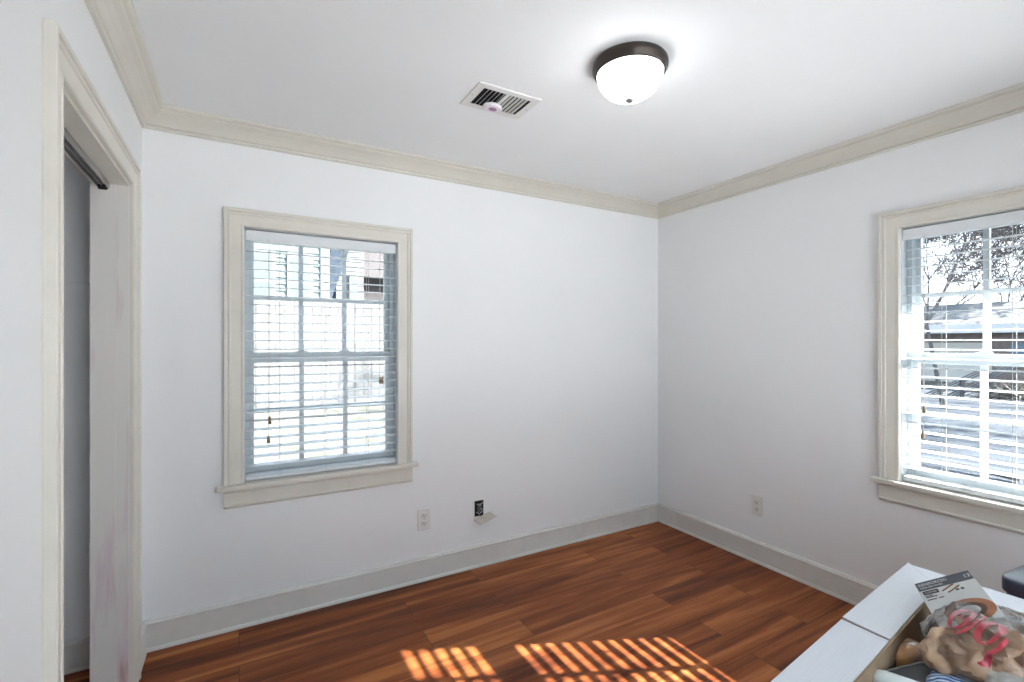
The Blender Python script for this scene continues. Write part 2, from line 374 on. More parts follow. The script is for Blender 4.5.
# added fill light: unseen glazed door to the patio, behind the camera, under an added sun-blocking roof
pd = struct(thing('added_fill_door', '', '')); del pd['label']; del pd['category']
mb = MB()
for k in range(4): x = .15 + k * 2.24 / 3; mb.box(x, x + .06, YN - .11, YN - .05, .001, 2.049)
mb.box(.21, 2.39, YN - .11, YN - .05, 1.985, 2.049); mb.box(.21, 2.39, YN - .11, YN - .05, .001, .08); mb.build('window_frame', M_vinyl, pd)
for k in range(3): x = .21 + k * 2.24 / 3; MB().box(x, x + .686, YN - .083, YN - .079, .08, 1.985).build('glass_pane', M_glass, pd)
struct(MB().box(-2.5, XR + .9, YN - 1.8, YN - T - .01, 2.34, 2.42).build('added_sun_blocker', M_vinyl))  # unseen roof added to keep direct sun out of the fill door
struct(MB().box(-4, 8, -12, YN - T - .005, -.9, -.06).build('added_bounce_patio', mat('bounce_concrete', (.68, .675, .67), .9, .1, var=.1, vscale=4)))  # unseen pale slab added to bounce sunlight up into the room
# ------------------------------------------------------------------ ceiling lamp
LX, LY = 1.275, 1.345
lamp = thing('ceiling_lamp', 'lit round flush ceiling lamp with dark bronze rim and white glass dome', 'ceiling lamp', (LX, LY, ZC)); lamp.scale = (1.09, 1.09, .97)
MB().lathe([(.001, -.001), (.112, -.001), (.122, -.004), (.127, -.012), (.128, -.022), (.127, -.030), (.122, -.036), (.121, -.042), (.118, -.047), (.113, -.049), (.109, -.044), (.001, -.042)], n=64).build('bronze_rim', M_bronze, lamp, smooth=True)
prof = [(.111 * math.cos(t) ** .9 if t < PI / 2 - .01 else .001, -.044 - .099 * math.sin(t)) for t in [PI / 2 * i / 16 for i in range(17)]]
MB().lathe(prof, n=64).build('glass_dome', M_dome, lamp, smooth=True)
MB().lathe([(.001, -.141), (.013, -.142), (.016, -.147), (.012, -.153), (.006, -.157), (.001, -.158)], n=20).build('finial', M_steel, lamp, smooth=True)

# ------------------------------------------------------------------ ceiling vent
VX0, VX1, VY0, VY1 = .843, 1.137, 1.738, 1.942
cx, cy = (VX0 + VX1) / 2, (VY0 + VY1) / 2
v = thing('ceiling_vent', 'white rectangular ceiling air vent with dark louvred slots', 'ceiling vent', (cx, cy, ZC))
hx, hy = (VX1 - VX0) / 2, (VY1 - VY0) / 2; ix, iy = hx - .034, hy - .030
f = MB()
for (a, b_, c_, d_) in ((-hx, hx, -hy, -iy), (-hx, hx, iy, hy), (-hx, -ix, -iy, iy), (ix, hx, -iy, iy)): f.box(a, b_, c_, d_, -.006, -.001)
f.build('vent_frame', M_plate, v)
MB().box(-ix, ix, -iy, iy, -.003, -.0012).build('dark_backing', M_black, v)
MB().box(-.008, .008, -iy, iy, -.006, -.003).build('centre_bar', M_plate, v)
for s in (-1, 1):
    fn = MB()
    for k in range(5):
        x = s * (.018 + k * .0185)
        M = Matrix.Translation((x, 0, -.0060)) @ Matrix.Rotation(s * math.radians(42), 4, 'Y')
        fn.box(-.0045, .0045, -iy, iy, -.0005, .0005, M)
    fn.build('louvre_bank', M_plate, v)
for a, b_ in ((-hx + .012, 0), (hx - .014, 0)): sc = MB(); sc.tube((a, b_, -.0080), (a, b_, -.0058), .004, n=10); sc.build('screw', M_steel, v)
d = thing('ceiling_disc', 'small white oval disc with mauve centre clipped under the ceiling vent', 'air freshener', (.966, 1.868, ZC - .010), (0, 0, .2)); d.scale = (1.3, 1.0, .9)
MB().lathe([(.001, 0), (.024, -.001), (.034, -.008), (.035, -.015), (.030, -.021), (.001, -.022)], n=32).build('disc_body', mat('disc_white', (.82, .76, .80), .35), d, smooth=True)
MB().lathe([(.001, -.0222), (.015, -.0222), (.015, -.0235), (.001, -.0237)], n=24).build('mauve_centre', mat('mauve', (.36, .2, .34), .5), d)

# ------------------------------------------------------------------ outlets
def outlet(label, mp, a, z, s):
    o = thing('wall_outlet', label, 'electrical outlet', mp(a, 0, z))
    inv = -o.location
    def bx(mb, A0, A1, D0, D1, Z0, Z1):
        p = [mp(q[0], q[1], q[2]) + inv for q in ((A0,D0,Z0),(A1,D0,Z0),(A1,D1,Z0),(A0,D1,Z0),(A0,D0,Z1),(A1,D0,Z1),(A1,D1,Z1),(A0,D1,Z1))]
        mb.add(p, ((0,3,2,1),(4,5,6,7),(0,1,5,4),(1,2,6,5),(2,3,7,6),(3,0,4,7)))
    m = MB(); bx(m, a - .040, a + .040, -.007, -.0006, z - .0635, z + .0635); m.build('cover_plate', M_plate, o, bevel=.003)
    for dz in (-.022, .022):
        m = MB(); bx(m, a - .016, a + .016, -.0095, -.0068, z + dz - .016, z + dz + .016); r = m.build('receptacle', M_plate2, o, bevel=.002)
        m = MB(); bx(m, a - .0075, a - .0055, -.0099, -.0094, z + dz - .003, z + dz + .007); bx(m, a + .0055, a + .0075, -.0099, -.0094, z + dz - .003, z + dz + .006)
        bx(m, a - .002, a + .002, -.0099, -.0094, z + dz - .011, z + dz - .007); m.build('slots', M_black, r)
    m = MB(); bx(m, a - .003, a + .003, -.0088, -.0068, z - .003, z + .003); m.build('screw', M_steel, o, bevel=.001)
M_plate2 = mat('outlet_face', (.70, .69, .66), .35)
outlet('white double outlet with its cover plate on, under the blinded window by the closet', map1, .9397, .356, 1)
outlet('white double outlet on the right-hand wall between room corner and window', map2, 1.862, .358, 1)
# opened electrical box with the plate hanging off
ob = thing('open_junction_box', 'open black electrical box in the wall with bare wiring showing', 'electrical box', (1.2935, YB, .359))
m = MB(); m.box(-.030, .030, -.0025, -.0006, -.048, .048); m.build('box_opening', M_black, ob)
m = MB()
for a0_, a1_, b0_, b1_ in ((-.034, -.030, -.052, .052), (.030, .034, -.052, .052), (-.030, .030, .048, .052), (-.030, .030, -.052, -.048)): m.box(a0_, a1_, -.0045, -.0007, b0_, b1_)
m.build('box_rim', M_plate, ob)
m = MB(); m.box(-.014, .016, -.009, -.0026, -.030, .030); m.build('yoke', mat('dull_metal', (.09, .09, .09), .5, metal=.3), ob, bevel=.002)
m = MB()
for (ax, az, bx_, bz) in ((-.018, .03, .004, .018), (.004, .018, .02, .036), (-.02, -.02, .0, -.034), (.0, -.034, .02, -.02), (.010, .0, .022, -.012)): m.tube((ax, -.008, az), (bx_, -.012, bz), .0022, n=6)
m.build('wires', mat('wire_grey', (.42, .42, .40), .5), ob)
Aq, Bq, Dq = Vector((1.256, YB - .004, .294)), Vector((1.3687, YB - .004, .326)), Vector((1.284, YB - .064, .2815))
e1 = (Bq - Aq).normalized(); e2 = (Dq - Aq); e2 = (e2 - e1 * e2.dot(e1) * .35).normalized(); e3 = e1.cross(e2).normalized()
if e3.z < 0: e3 = -e3
Mx = Matrix(((e1.x, e2.x, e3.x, Aq.x), (e1.y, e2.y, e3.y, Aq.y), (e1.z, e2.z, e3.z, Aq.z), (0, 0, 0, 1)))
hp = thing('loose_cover_plate', 'loose beige cover plate hanging tilted under the open electrical box', 'outlet cover')
pl = MB(); pl.box(0, .117, 0, .066, -.002, .002, Mx); pl.build('plate', mat('beige_plastic', (.56, .50, .45), .45), hp, bevel=.0015)
m = MB(); m.lathe([(.001, .0022), (.004, .0022), (.004, .004), (.001, .0045)], Mx @ Vector((.058, .033, 0)), n=12, M=Mx.to_3x3()); m.build('screw', M_steel, hp)
m = MB(); pts = [Vector((1.293, YB - .010, .335)), Vector((1.298, YB - .016, .318)), Vector((1.305, YB - .014, .309))]
for p_, q_ in zip(pts, pts[1:]): m.tube(p_, q_, .0018, n=6)
m.build('hanging_wire', M_black, hp)

# ------------------------------------------------------------------ carton with contents
ZT = .68; CA = math.radians(7.0)
def uv(u, v_, z): return Vector((u * math.cos(CA) - v_ * math.sin(CA), u * math.sin(CA) + v_ * math.cos(CA), z))
M_uv = Matrix.Rotation(CA, 4, 'Z')
U0, U1, V0, V1 = .93, 1.817, -.10, .378
M_kraft = mat('kraft_card', (.36, .255, .165), .75, .2, var=.15, vscale=20)
M_white_card = mat('white_card', (.76, .79, .84), .5, .4, var=.04, vscale=8, bump=.3, bscale=10, stretch=(1, 60, 1))
ct = thing('cardboard_box', 'large open white cardboard box filled with household odds and ends', 'box', (0, 0, 0), (0, 0, CA))
b = MB(); t = .005
b.box(U0, U1, V1 - t, V1, .001, ZT); b.box(U0, U1, V0, V0 + t, .001, ZT); b.box(U0, U0 + t, V0 + t, V1 - t, .001, ZT); b.box(U1 - t, U1, V0 + t, V1 - t, .001, ZT)
b.box(U0 + t, U1 - t, V0 + t, V1 - t, .001, .008); b.build('carton_body', M_kraft, ct)
def flap(name, pts, z0s, th=.004):
    vv = [Vector((p[0], p[1], z)) for p, z in zip(pts, z0s)]
    n = len(vv); mbb = MB(); mbb.add(vv + [q - Vector((0, 0, th)) for q in vv], [tuple(range(n)), tuple(range(2 * n - 1, n - 1, -1))] + [(i, n + i, n + (i + 1) % n, (i + 1) % n) for i in range(n)])
    return mbb.build(name, M_white_card, ct)
flap('flap', [(1.4035, .3785), (1.817, .3785), (1.947, .4765), (1.4262, .484)], [ZT + .003, ZT + .003, ZT, ZT])
flap('flap', [(U0, .3785), (1.3975, .3785), (1.4195, .484), (U0, .484)], [ZT + .001, ZT + .001, ZT - .004, ZT - .004])
flap('flap', [(1.8175, .3785), (1.8175, V0), (1.922, V0), (1.938, .4655)], [ZT + .003, ZT + .003, ZT - .004, ZT - .002])
flap('flap', [(U0, V0 - .0005), (U1, V0 - .0005), (U1, V0 - .1), (U0, V0 - .1)], [ZT + .001, ZT + .001, ZT - .03, ZT - .03])
# packing paper filling the carton
pp = MB(); nx, ny = 36, 22; vs_ = []; fs = []
for j in range(ny + 1):
    for i in range(nx + 1):
        u = U0 + .006 + (U1 - U0 - .012) * i / nx; w_ = V0 + .006 + (V1 - V0 - .012) * j / ny
        vs_.append((u, w_, .545 + .028 * noise.noise(Vector((u * 14, w_ * 14, 1))) + .012 * noise.noise(Vector((u * 40, w_ * 40, 4)))))
for j in range(ny):
    for i in range(nx):
        a = j * (nx + 1) + i; fs.append((a, a + 1, a + nx + 2, a + nx + 1))
n0 = len(vs_)
vs_ += [(x, y, .02) for x, y, z in vs_]
fs += [tuple(n0 + q for q in reversed(f_)) for f_ in list(fs)]
def ringidx():
    r = [i for i in range(nx + 1)] + [j * (nx + 1) + nx for j in range(1, ny + 1)] + [ny * (nx + 1) + i for i in range(nx - 1, -1, -1)] + [j * (nx + 1) for j in range(ny - 1, 0, -1)]
    return r
R_ = ringidx()
fs += [(R_[i], R_[(i + 1) % len(R_)], R_[(i + 1) % len(R_)] + n0, R_[i] + n0) for i in range(len(R_))]
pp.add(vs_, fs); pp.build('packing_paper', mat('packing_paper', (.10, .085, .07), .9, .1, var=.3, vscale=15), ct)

# package with printed face: lies tilted, top edge away from camera
dep = 1.33
P1 = c2w(.8386 * dep, dep, -.5048 * dep); E = (RT * .762 + FW * -.415 + UP * .497).normalized()
Lg = (RT * .4175 + FW * .9017 + UP * .1145).normalized(); E = (E - Lg * E.dot(Lg)).normalized(); Nn = E.cross(Lg).normalized()
Mp = Matrix(((E.x, Lg.x, Nn.x, P1.x), (E.y, Lg.y, Nn.y, P1.y), (E.z, Lg.z, Nn.z, P1.z), (0, 0, 0, 1)))   # x along the top edge, y away, z out of the printed face
pk = thing('product_package', 'grey printed package with dark header and picture of a brown ring', 'package')
pk.matrix_world = Mp
PW, PL = .130, .195
M_pg = mat('package_grey', (.62, .64, .64), .35, .5); M_hdr = mat('package_header', (.075, .09, .11), .35); M_ink = mat('black_ink', (.02, .02, .022), .4); M_wht = mat('white_ink', (.75, .77, .78), .4)
MB().box(0, PW, -PL, 0, -.030, 0).build('package_body', M_pg, pk, bevel=.0015)
def plate(x0, x1, y0, y1, z, m, nm, par=pk): return MB().box(x0, x1, y0, y1, .0001, z).build(nm, m, par)
plate(.0015, PW - .0015, -.038, -.0015, .0006, M_hdr, 'dark_header')
def text(s, x, y, size, m, nm, z=.0009, stretch=1):
    c = bpy.data.curves.new(nm, 'FONT'); c.body = s; c.size = size; c.extrude = .0001
    o = bpy.data.objects.new(nm, c); C.objects.link(o); bpy.context.view_layer.update()
    me = bpy.data.meshes.new_from_object(o.evaluated_get(bpy.context.evaluated_depsgraph_get())); bpy.data.objects.remove(o)
    o2 = link(nm, me, m, pk); me.materials.clear(); me.materials.append(m)
    o2.location = (x, y, z); o2.scale = (stretch, 1, 1)
text('REINFORCED', .006, -.020, .0150, M_wht, 'title_lettering', stretch=.76)
text('MINI BRUSHES', .007, -.032, .0095, M_wht, 'title_lettering', stretch=.88)
text('13', PW - .020, -.027, .019, M_wht, 'number_lettering', stretch=.85)
plate(.007, .043, -.058, -.043, .0006, M_ink, 'black_label')
text('CURVED', .011, -.054, .0085, M_pg, 'label_lettering', stretch=.85)
ln = MB()
for (x0, x1, y) in ((.008, .026, -.065), (.008, .034, -.071), (.008, .030, -.0815), (.034, .046, -.0815)): ln.box(x0, x1, y, y + .003, .0001, .0006)
ln.build('small_print', M_ink, pk)
rod = MB()
for (x, y) in ((.050, -.058), (.060, -.069)):
    q = Vector((x, y, .0006)); r_ = Vector((x + .030, y + .018, .0006)); rod.tube(q, r_, .0018, n=6)
ro = rod.build('printed_rods', mat('rod_brown', (.30, .17, .10), .5), pk)
mk = MB()
for x in (.078, .089): mk.box(x, x + .007, -.068, -.061, .0001, .0006)
mk.build('printed_marks', M_hdr, pk)
rg = MB(); cxr, cyr = .077, -.150
for i in range(40):
    pass
def ring(mbx, r0, r1, z0, z1, sx=1, sy=.82, n=48):
    st = []
    for i in range(n + 1):
        t = 2 * PI * i / n; co_, si = math.cos(t), math.sin(t)
        st.append([Vector((cxr + r * co_ * sx, cyr + r * si * sy, z)) for r, z in ((r0, z0), (r1, z0), (r1, z1), (r0, z1))])
    mbx.sweep(st, caps=False)
ring(rg, .034, .052, .0001, .0008); rg.build('printed_ring', mat('tan_ring', (.47, .20, .10), .5, var=.3, vscale=30), pk)
r2 = MB(); ring(r2, .022, .034, .0001, .0006); r2.build('printed_ring_bore', mat('ring_dark', (.11, .05, .035), .5), pk)

# clear plastic bag with red print, tan contents
M_tan = mat('tan_contents', (.66, .48, .33), .5, .5, vscale=16, col2=(.46, .27, .15), coat=.2, bump=.8, bscale=25)
bp_ = at_z(985, 649, .695)
bag = thing('plastic_bag', 'clear plastic bag with red print holding crumpled tan bundles', 'bag', bp_, (0, 0, CA))
def lump(sd_, amp):
    def f(q):
        a = noise.noise(q * 1.8 + Vector((sd_, 0, 0))) * amp + noise.noise(q * 4.3 + Vector((0, sd_, 2))) * amp * .45
        return q * (1 + a)
    return f
def bundle(c, r, sd_, rz=0):
    m_ = MB(); ball(m_, c, r, 40, 24, lump(sd_, .30), Matrix.Rotation(rz, 3, 'Z')); return m_.build('tan_bundle', M_tan, bag, smooth=True)
bundle((.045, -.005, -.004), (.115, .058, .052), 1.3, .3)
bundle((-.055, .035, -.008), (.075, .048, .050), 5.2, -.5)
bundle((.05, -.055, -.018), (.10, .045, .042), 8.1, .1)
def m_bag():
    m = bpy.data.materials.new('clear_film'); m.use_nodes = True; nt = m.node_tree; nt.nodes.clear(); N = nt.nodes; L = nt.links
    tr_ = N.new('ShaderNodeBsdfTransparent'); tr_.inputs[0].default_value = (.93, .90, .90, 1)
    g = N.new('ShaderNodeBsdfGlossy'); g.inputs['Roughness'].default_value = .09
    fr = N.new('ShaderNodeFresnel'); fr.inputs[0].default_value = 1.55
    tcn = N.new('ShaderNodeTexCoord'); n = N.new('ShaderNodeTexNoise'); n.inputs['Scale'].default_value = 26; n.inputs['Detail'].default_value = 3; n.inputs['Distortion'].default_value = 1.2
    L.new(tcn.outputs['Object'], n.inputs['Vector'])
    bpn = N.new('ShaderNodeBump'); bpn.inputs['Strength'].default_value = .9; bpn.inputs['Distance'].default_value = .006; L.new(n.outputs[0], bpn.inputs['Height'])
    L.new(bpn.outputs[0], g.inputs['Normal']); L.new(bpn.outputs[0], fr.inputs['Normal'])
    mx = N.new('ShaderNodeMixShader'); L.new(fr.outputs[0], mx.inputs[0]); L.new(tr_.outputs[0], mx.inputs[1]); L.new(g.outputs[0], mx.inputs[2])
    o = N.new('ShaderNodeOutputMaterial'); L.new(mx.outputs[0], o.inputs[0]); return m
M_film = m_bag()
film = MB()
def ff(q):
    q2 = superq(q, .8); a = noise.noise(q * 2.2 + Vector((3, 1, 0))) * .14 + abs(noise.noise(q * 5.5)) * .10
    return q2 * (1 + a)
ball(film, (.02, .0, -.005), (.150, .098, .066), 72, 44, ff)
fo = film.build('clear_film', M_film, bag, smooth=True)
# red print: swirls raised just over the film, built as bands following the film surface
from mathutils.bvhtree import BVHTree
bvh = BVHTree.FromPolygons([v_.co.copy() for v_ in fo.data.vertices], [tuple(p.vertices) for p in fo.data.polygons])
def on_film(x, y):
    h = bvh.ray_cast(Vector((x, y, .3)), Vector((0, 0, -1)))
    return (h[0] + Vector((0, 0, .0012))) if h[0] else Vector((x, y, .0))
def band(pts, w_, nm='red_print'):
    m_ = MB(); st = []
    for i, (x, y, k) in enumerate(pts):
        a = pts[max(0, i - 1)]; c_ = pts[min(len(pts) - 1, i + 1)]; d_ = Vector((c_[0] - a[0], c_[1] - a[1], 0)).normalized(); n_ = Vector((-d_.y, d_.x, 0))
        st.append([on_film(*(Vector((x, y, 0)) + n_ * w_ * k * q)[:2]) for q in (-1, -.33, .33, 1)])
    vs2 = [q for s_ in st for q in s_]; f2 = []
    for i in range(len(st) - 1):
        for j in range(3): f2.append((i * 4 + j, i * 4 + j + 1, (i + 1) * 4 + j + 1, (i + 1) * 4 + j))
    m_.add(vs2, f2); return m_.build(nm, M_red, bag, smooth=True)
M_red = mat('red_ink', (.40, .02, .04), .35, .5, coat=.3)
def loc2(px, py, z=.745):
    p = at_z(px, py, z) - bp_; p = Matrix.Rotation(-CA, 3, 'Z') @ p; return p.x, p.y
def swirl(cpx, cpy, rx, ry, a0_, a1_, tilt, w_):
    pts = []
    for i in range(25):
        t = math.radians(a0_ + (a1_ - a0_) * i / 24); dx, dy = rx * math.cos(t), ry * math.sin(t)
        X, Y = loc2(cpx + dx * math.cos(tilt) - dy * math.sin(tilt), cpy + dx * math.sin(tilt) + dy * math.cos(tilt))
        pts.append((X, Y, .35 + .65 * math.sin(PI * (i + 1) / 26)))
    band(pts, w_)
swirl(962, 621, 13, 7, 150, 500, -.3, .0055)
swirl(967, 621, 5, 3, 0, 340, 0, .003)
swirl(967, 622, 20, 9, 30, 140, -.25, .0045)
swirl(990, 637, 13, 7, 120, 470, -.15, .0075)
swirl(993, 641, 20, 9, 50, 150, -.25, .0045)

# orange and cream wrapped roll
p = at_z(905, 655, .618)
ro_ = thing('wrapped_roll', 'orange and cream plastic-wrapped roll tucked against the box side', 'roll', p, (.0, .0, CA - .35))
M_or = mat('orange_wrap', (.80, .66, .50), .2, .6, vscale=18, col2=(.78, .36, .09), coat=.6, bump=.4, bscale=30)
m_ = MB(); ball(m_, (0, 0, 0), (.058, .033, .032), 36, 22, lambda q: superq(q, .72)); m_.build('wrapped_body', M_or, ro_, smooth=True)
m_ = MB(); m_.box(-.012, .012, -.001, .001, .0312, .0325); m_.build('wrap_seam', M_kraft, ro_)
# dark grey flat case
a, b2, c3 = at_z(881, 672, .632), at_z(937, 659, .632), at_z(948, 678, .632)
ex = (b2 - a).normalized(); ey = (UP.cross(ex)).normalized(); wd = (b2 - a).length
Mc = Matrix(((ex.x, ey.x, 0, a.x), (ex.y, ey.y, 0, a.y), (0, 0, 1, a.z), (0, 0, 0, 1)))
dc = thing('dark_case', 'dark grey flat case with pale rim lying among the box contents', 'case'); dc.matrix_world = Mc
MB().box(0, wd, -.16, 0, -.050, 0).build('case_body', mat('charcoal_plastic', (.045, .045, .052), .5, var=.3, vscale=20), dc, bevel=.003)
MB().box(0, wd, -.003, .0015, -.004, .002).build('case_rim', mat('rim_grey', (.26, .25, .25), .5), dc, bevel=.0006)
MB().box(wd - .028, wd - .012, -.12, -.004, .0002, .0012).build('case_strap', mat('strap_grey', (.16, .16, .18), .5), dc)
# white bottle lower left
def bottle(label, px, py, z, L_, r, rz, colr, nm='plastic_bottle', cap=(.7, .72, .74)):
    o = thing(nm, label, 'bottle', at_z(px, py, z), (0, PI / 2, rz))
    pr = [(.001, 0), (r * .4, .0015), (r * .7, .006), (r * .9, .015), (r, .03)] + [(r, L_ * .75), (r * .9, L_ * .82), (r * .5, L_ * .88), (r * .45, L_ * .9)]
    MB().lathe(pr, n=28).build('bottle_body', mat(nm + '_body', colr, .3, coat=.4), o, smooth=True)
    MB().lathe([(r * .5, L_ * .9), (r * .52, L_), (.001, L_ * 1.002)], n=24).build('bottle_cap', mat(nm + '_cap', cap, .4), o, smooth=True)
    return o
bottle('smooth white plastic bottle lying at the box\'s near left edge', 869, 676, .640, .19, .022, math.radians(-68), (.72, .78, .78))
bottle('pale grey-green bottle lying in front of the red-printed bag', 984, 682, .660, .16, .026, math.radians(-52), (.58, .60, .54))
# blue and white packet
pb = thing('blue_packet', 'blue and white patterned packet between dark case and red-printed bag', 'packet', at_z(956, 697, .640), (0, 0, CA + .2))
def m_blue():
    m = mat('blue_print', (.05, .2, .5), .3, coat=.4); nt = m.node_tree; N = nt.nodes; L = nt.links
    tcn = [n for n in N if n.type == 'TEX_COORD'][0]; w_ = N.new('ShaderNodeTexWave'); w_.inputs['Scale'].default_value = 22; w_.inputs['Distortion'].default_value = 9; w_.inputs['Detail'].default_value = 2
    L.new(tcn.outputs['Object'], w_.inputs['Vector']); r = N.new('ShaderNodeValToRGB'); L.new(w_.outputs[0], r.inputs[0])
    r.color_ramp.elements[0].position = .45; r.color_ramp.elements[0].color = (.03, .14, .42, 1); r.color_ramp.elements[1].position = .62; r.color_ramp.elements[1].color = (.62, .76, .88, 1)
    L.new(r.outputs[0], N['Principled BSDF'].inputs['Base Color']); return m
m_ = MB(); ball(m_, (0, 0, 0), (.062, .048, .030), 36, 22, lambda q: superq(q, .7) * (1 + .08 * noise.noise(q * 3))); m_.build('packet_body', m_blue(), pb, smooth=True)
m_ = MB(); m_.box(-.066, -.050, -.03, .03, -.003, .003); m_.build('packet_seam', M_wht, pb, bevel=.001)
# dark navy cloth in far right corner of carton
nv = MB(); ball(nv, uv(1.745, .17, .585), (.066, .11, .045), 40, 24, lambda q: superq(q, .6) * (1 + .10 * noise.noise(q * 3.4))); nvo = nv.build('navy_mass', mat('navy_matte', (.012, .016, .035), .85, .2, bump=.4, bscale=200), smooth=True)  # rounded dark navy mass filling the corner
tag(nvo, 'dark navy rounded cloth in the far corner of the open box', 'mass')

# ------------------------------------------------------------------ padded bench behind the box
pc = at_z(998, 576, .60)
bn = thing('padded_stool', 'navy padded stool with grey sides behind the open box', 'stool', (pc.x + .199 - .021, pc.y - .18 - .019, 0), (0, 0, math.radians(-6)))
m_ = MB(); m_.box(-.185, .185, -.165, .165, .001, .552); m_.build('stool_body', mat('grey_weave', (.16, .155, .155), .8, .2, bump=.5, bscale=250, var=.15, vscale=80), bn, bevel=.006)
m_ = MB(); ball(m_, (0, 0, .577), (.206, .186, .030), 72, 32, lambda q: superq(q, .25)); m_.build('cushion', mat('navy_vinyl', (.022, .035, .065), .35, .5, coat=.2), bn, smooth=True)

# ------------------------------------------------------------------ outside
def gz(x, y):
    n = max(0, min(1, (y - 3.2) / 5)); e = max(0, min(1, (x - 3) / 6))
    return (-.5 + .8 * (n * n * (3 - 2 * n))) * (1 - e) + (-.64 + .04 * noise.noise(Vector((x * .3, y * .3, 0)))) * e
g = MB(); NX, NY = 120, 80; vs_ = []; fs = []
for j in range(NY + 1):
    for i in range(NX + 1):
        x = -25 + 95 * i / NX; y = -25 + 75 * j / NY; vs_.append((x, y, gz(x, y)))
for j in range(NY):
    for i in range(NX):
        a = j * (NX + 1) + i; fs.append((a, a + 1, a + NX + 2, a + NX + 1))
g.add(vs_, fs); g_ = g.build('ground', mat('leafy_ground', (.135, .128, .115), .95, .1, vscale=3.5, col2=(.07, .072, .055), bump=1, bscale=30), smooth=True); struct(g_)
# driveway
dr = MB(); vs_ = []; fs = []
for i in range(31):
    x = 5.5 + i * .7; 
    for y in (-14, -2, 3, 12, 22): vs_.append((x, y, gz(x, y) + .05))
for i in range(30):
    for j in range(4): a = i * 5 + j; fs.append((a, a + 1, a + 6, a + 5))
dr.add(vs_, fs); drv = dr.build('driveway', mat('asphalt', (.060, .068, .078), .9, .05, vscale=1.2, col2=(.022, .028, .036), stretch=(1, .25, 1))); struct(drv)
# eave of this house
struct(MB().box(XR + T, 3.87, -4, YB + .6, 2.32, 2.40).box(3.80, 3.87, -4, YB + .6, 2.20, 2.32).build('roof_eave', M_vinyl))
# board fence
M_fence = mat('weathered_fence', (.165, .163, .160), .85, .1, vscale=6, col2=(.13, .127, .122), stretch=(8, 8, .6))
fe = thing('board_fence', 'tall weathered white board fence across the yard behind the house', 'fence', (0, 9, .3))
fb = MB(); x = -7.0
while x < 9.0:
    h = 1.85 + random.uniform(-.025, .025); d_ = random.uniform(0, .012); fb.box(x, x + .138, d_, d_ + .02, -.1, h); x += .145
fb.build('fence_boards', M_fence, fe)
fr_ = MB(); [fr_.box(-7, 9, .035, .075, z, z + .09) for z in (.25, .95, 1.6)]; fr_.build('fence_rails', M_fence, fe)
for k in range(7): MB().box(-7 + k * 2.6, -6.9 + k * 2.6, .035, .135, -.3, 1.8).build('fence_post', M_fence, fe)
def siding(mb, x0, x1, y, z0, z1, row=.15):
    z = z0
    while z < z1:
        mb.add([(x0, y - .02, z), (x1, y - .02, z), (x1, y, z + row), (x0, y, z + row), (x0, y, z), (x1, y, z)], [(0, 1, 2, 3), (4, 5, 1, 0)]); z += row
M_green = mat('pale_green_siding', (.125, .155, .150), .7, .2); M_wtrim = mat('white_house_trim', (.16, .165, .17), .6, .2); M_hglass = mat('house_glass', (.10, .125, .12), .4, .6)
M_blueroof = mat('blue_grey_roof', (.04, .055, .075), .8, .2, var=.3, vscale=8)
nh = thing('neighbour_house', 'pale green clapboard house with white corner boards beyond the fence', 'house', (0, 12, .3))
mb = MB(); siding(mb, -6, 1.68, 0, -.3, 4.4); mb.box(-6, 1.68, .01, 6, -.3, 4.4); mb.build('siding_wall', M_green, nh)
MB().box(1.66, 1.86, -.03, .1, -.3, 4.4).build('corner_board', M_wtrim, nh)
for (xa, xb) in ((.05, .72), (.95, 1.5), (-1.6, -.6)):
    wf = MB()
    for (p0, p1, q0, q1) in ((xa, xb, 3.05, 3.13), (xa, xb, 1.75, 1.83), (xa, xa + .07, 1.83, 3.05), (xb - .07, xb, 1.83, 3.05), (xa + .07, xb - .07, 2.42, 2.48)): wf.box(p0, p1, -.032, -.0, q0, q1)
    w_ = wf.build('window', M_wtrim, nh); MB().box(xa + .07, xb - .07, -.03, -.018, 1.83, 3.05).build('pane', M_hglass, w_)
mb = MB(); mb.add([(-6.4, -.4, 4.3), (2.1, -.4, 4.3), (2.1, 3, 6.2), (-6.4, 3, 6.2), (-6.4, -.4, 4.4), (2.1, -.4, 4.4), (2.1, 3, 6.3), (-6.4, 3, 6.3)], [(0,1,2,3),(4,5,6,7),(0,1,5,4),(1,2,6,5),(2,3,7,6),(3,0,4,7)]); mb.build('roof', M_blueroof, nh)
n2 = thing('gabled_shed', 'small white gabled outbuilding with blue-grey roof beyond the fence', 'outbuilding', (0, 15.5, .3))
mb = MB(); siding(mb, 2.6, 3.42, 0, -.3, 4.2); mb.box(2.6, 3.42, .01, 3, -.3, 4.2); mb.build('siding_wall', M_wtrim, n2)
mb = MB(); mb.add([(1.9, -.3, 1.3), (2.05, -.3, 1.3), (3.1, -.3, 4.4), (2.5, -.3, 4.4), (1.9, 3, 1.3), (2.05, 3, 1.3), (3.1, 3, 4.4), (2.5, 3, 4.4)], [(0,1,2,3),(4,5,6,7),(0,1,5,4),(1,2,6,5),(2,3,7,6),(3,0,4,7)]); mb.build('steep_roof', M_blueroof, n2)
mb = MB().box(2.98, 3.24, -.05, .0, 1.9, 3.2); mb.build('window', M_hglass, n2)
n3 = thing('brown_house', 'dark brown neighbouring house half hidden at the window\'s right side', 'house', (0, 17, .3))
mb = MB(); mb.box(3.75, 8, 0, 4, -.3, 3.3); mb.build('wall', mat('brown_wall', (.04, .035, .035), .9), n3)
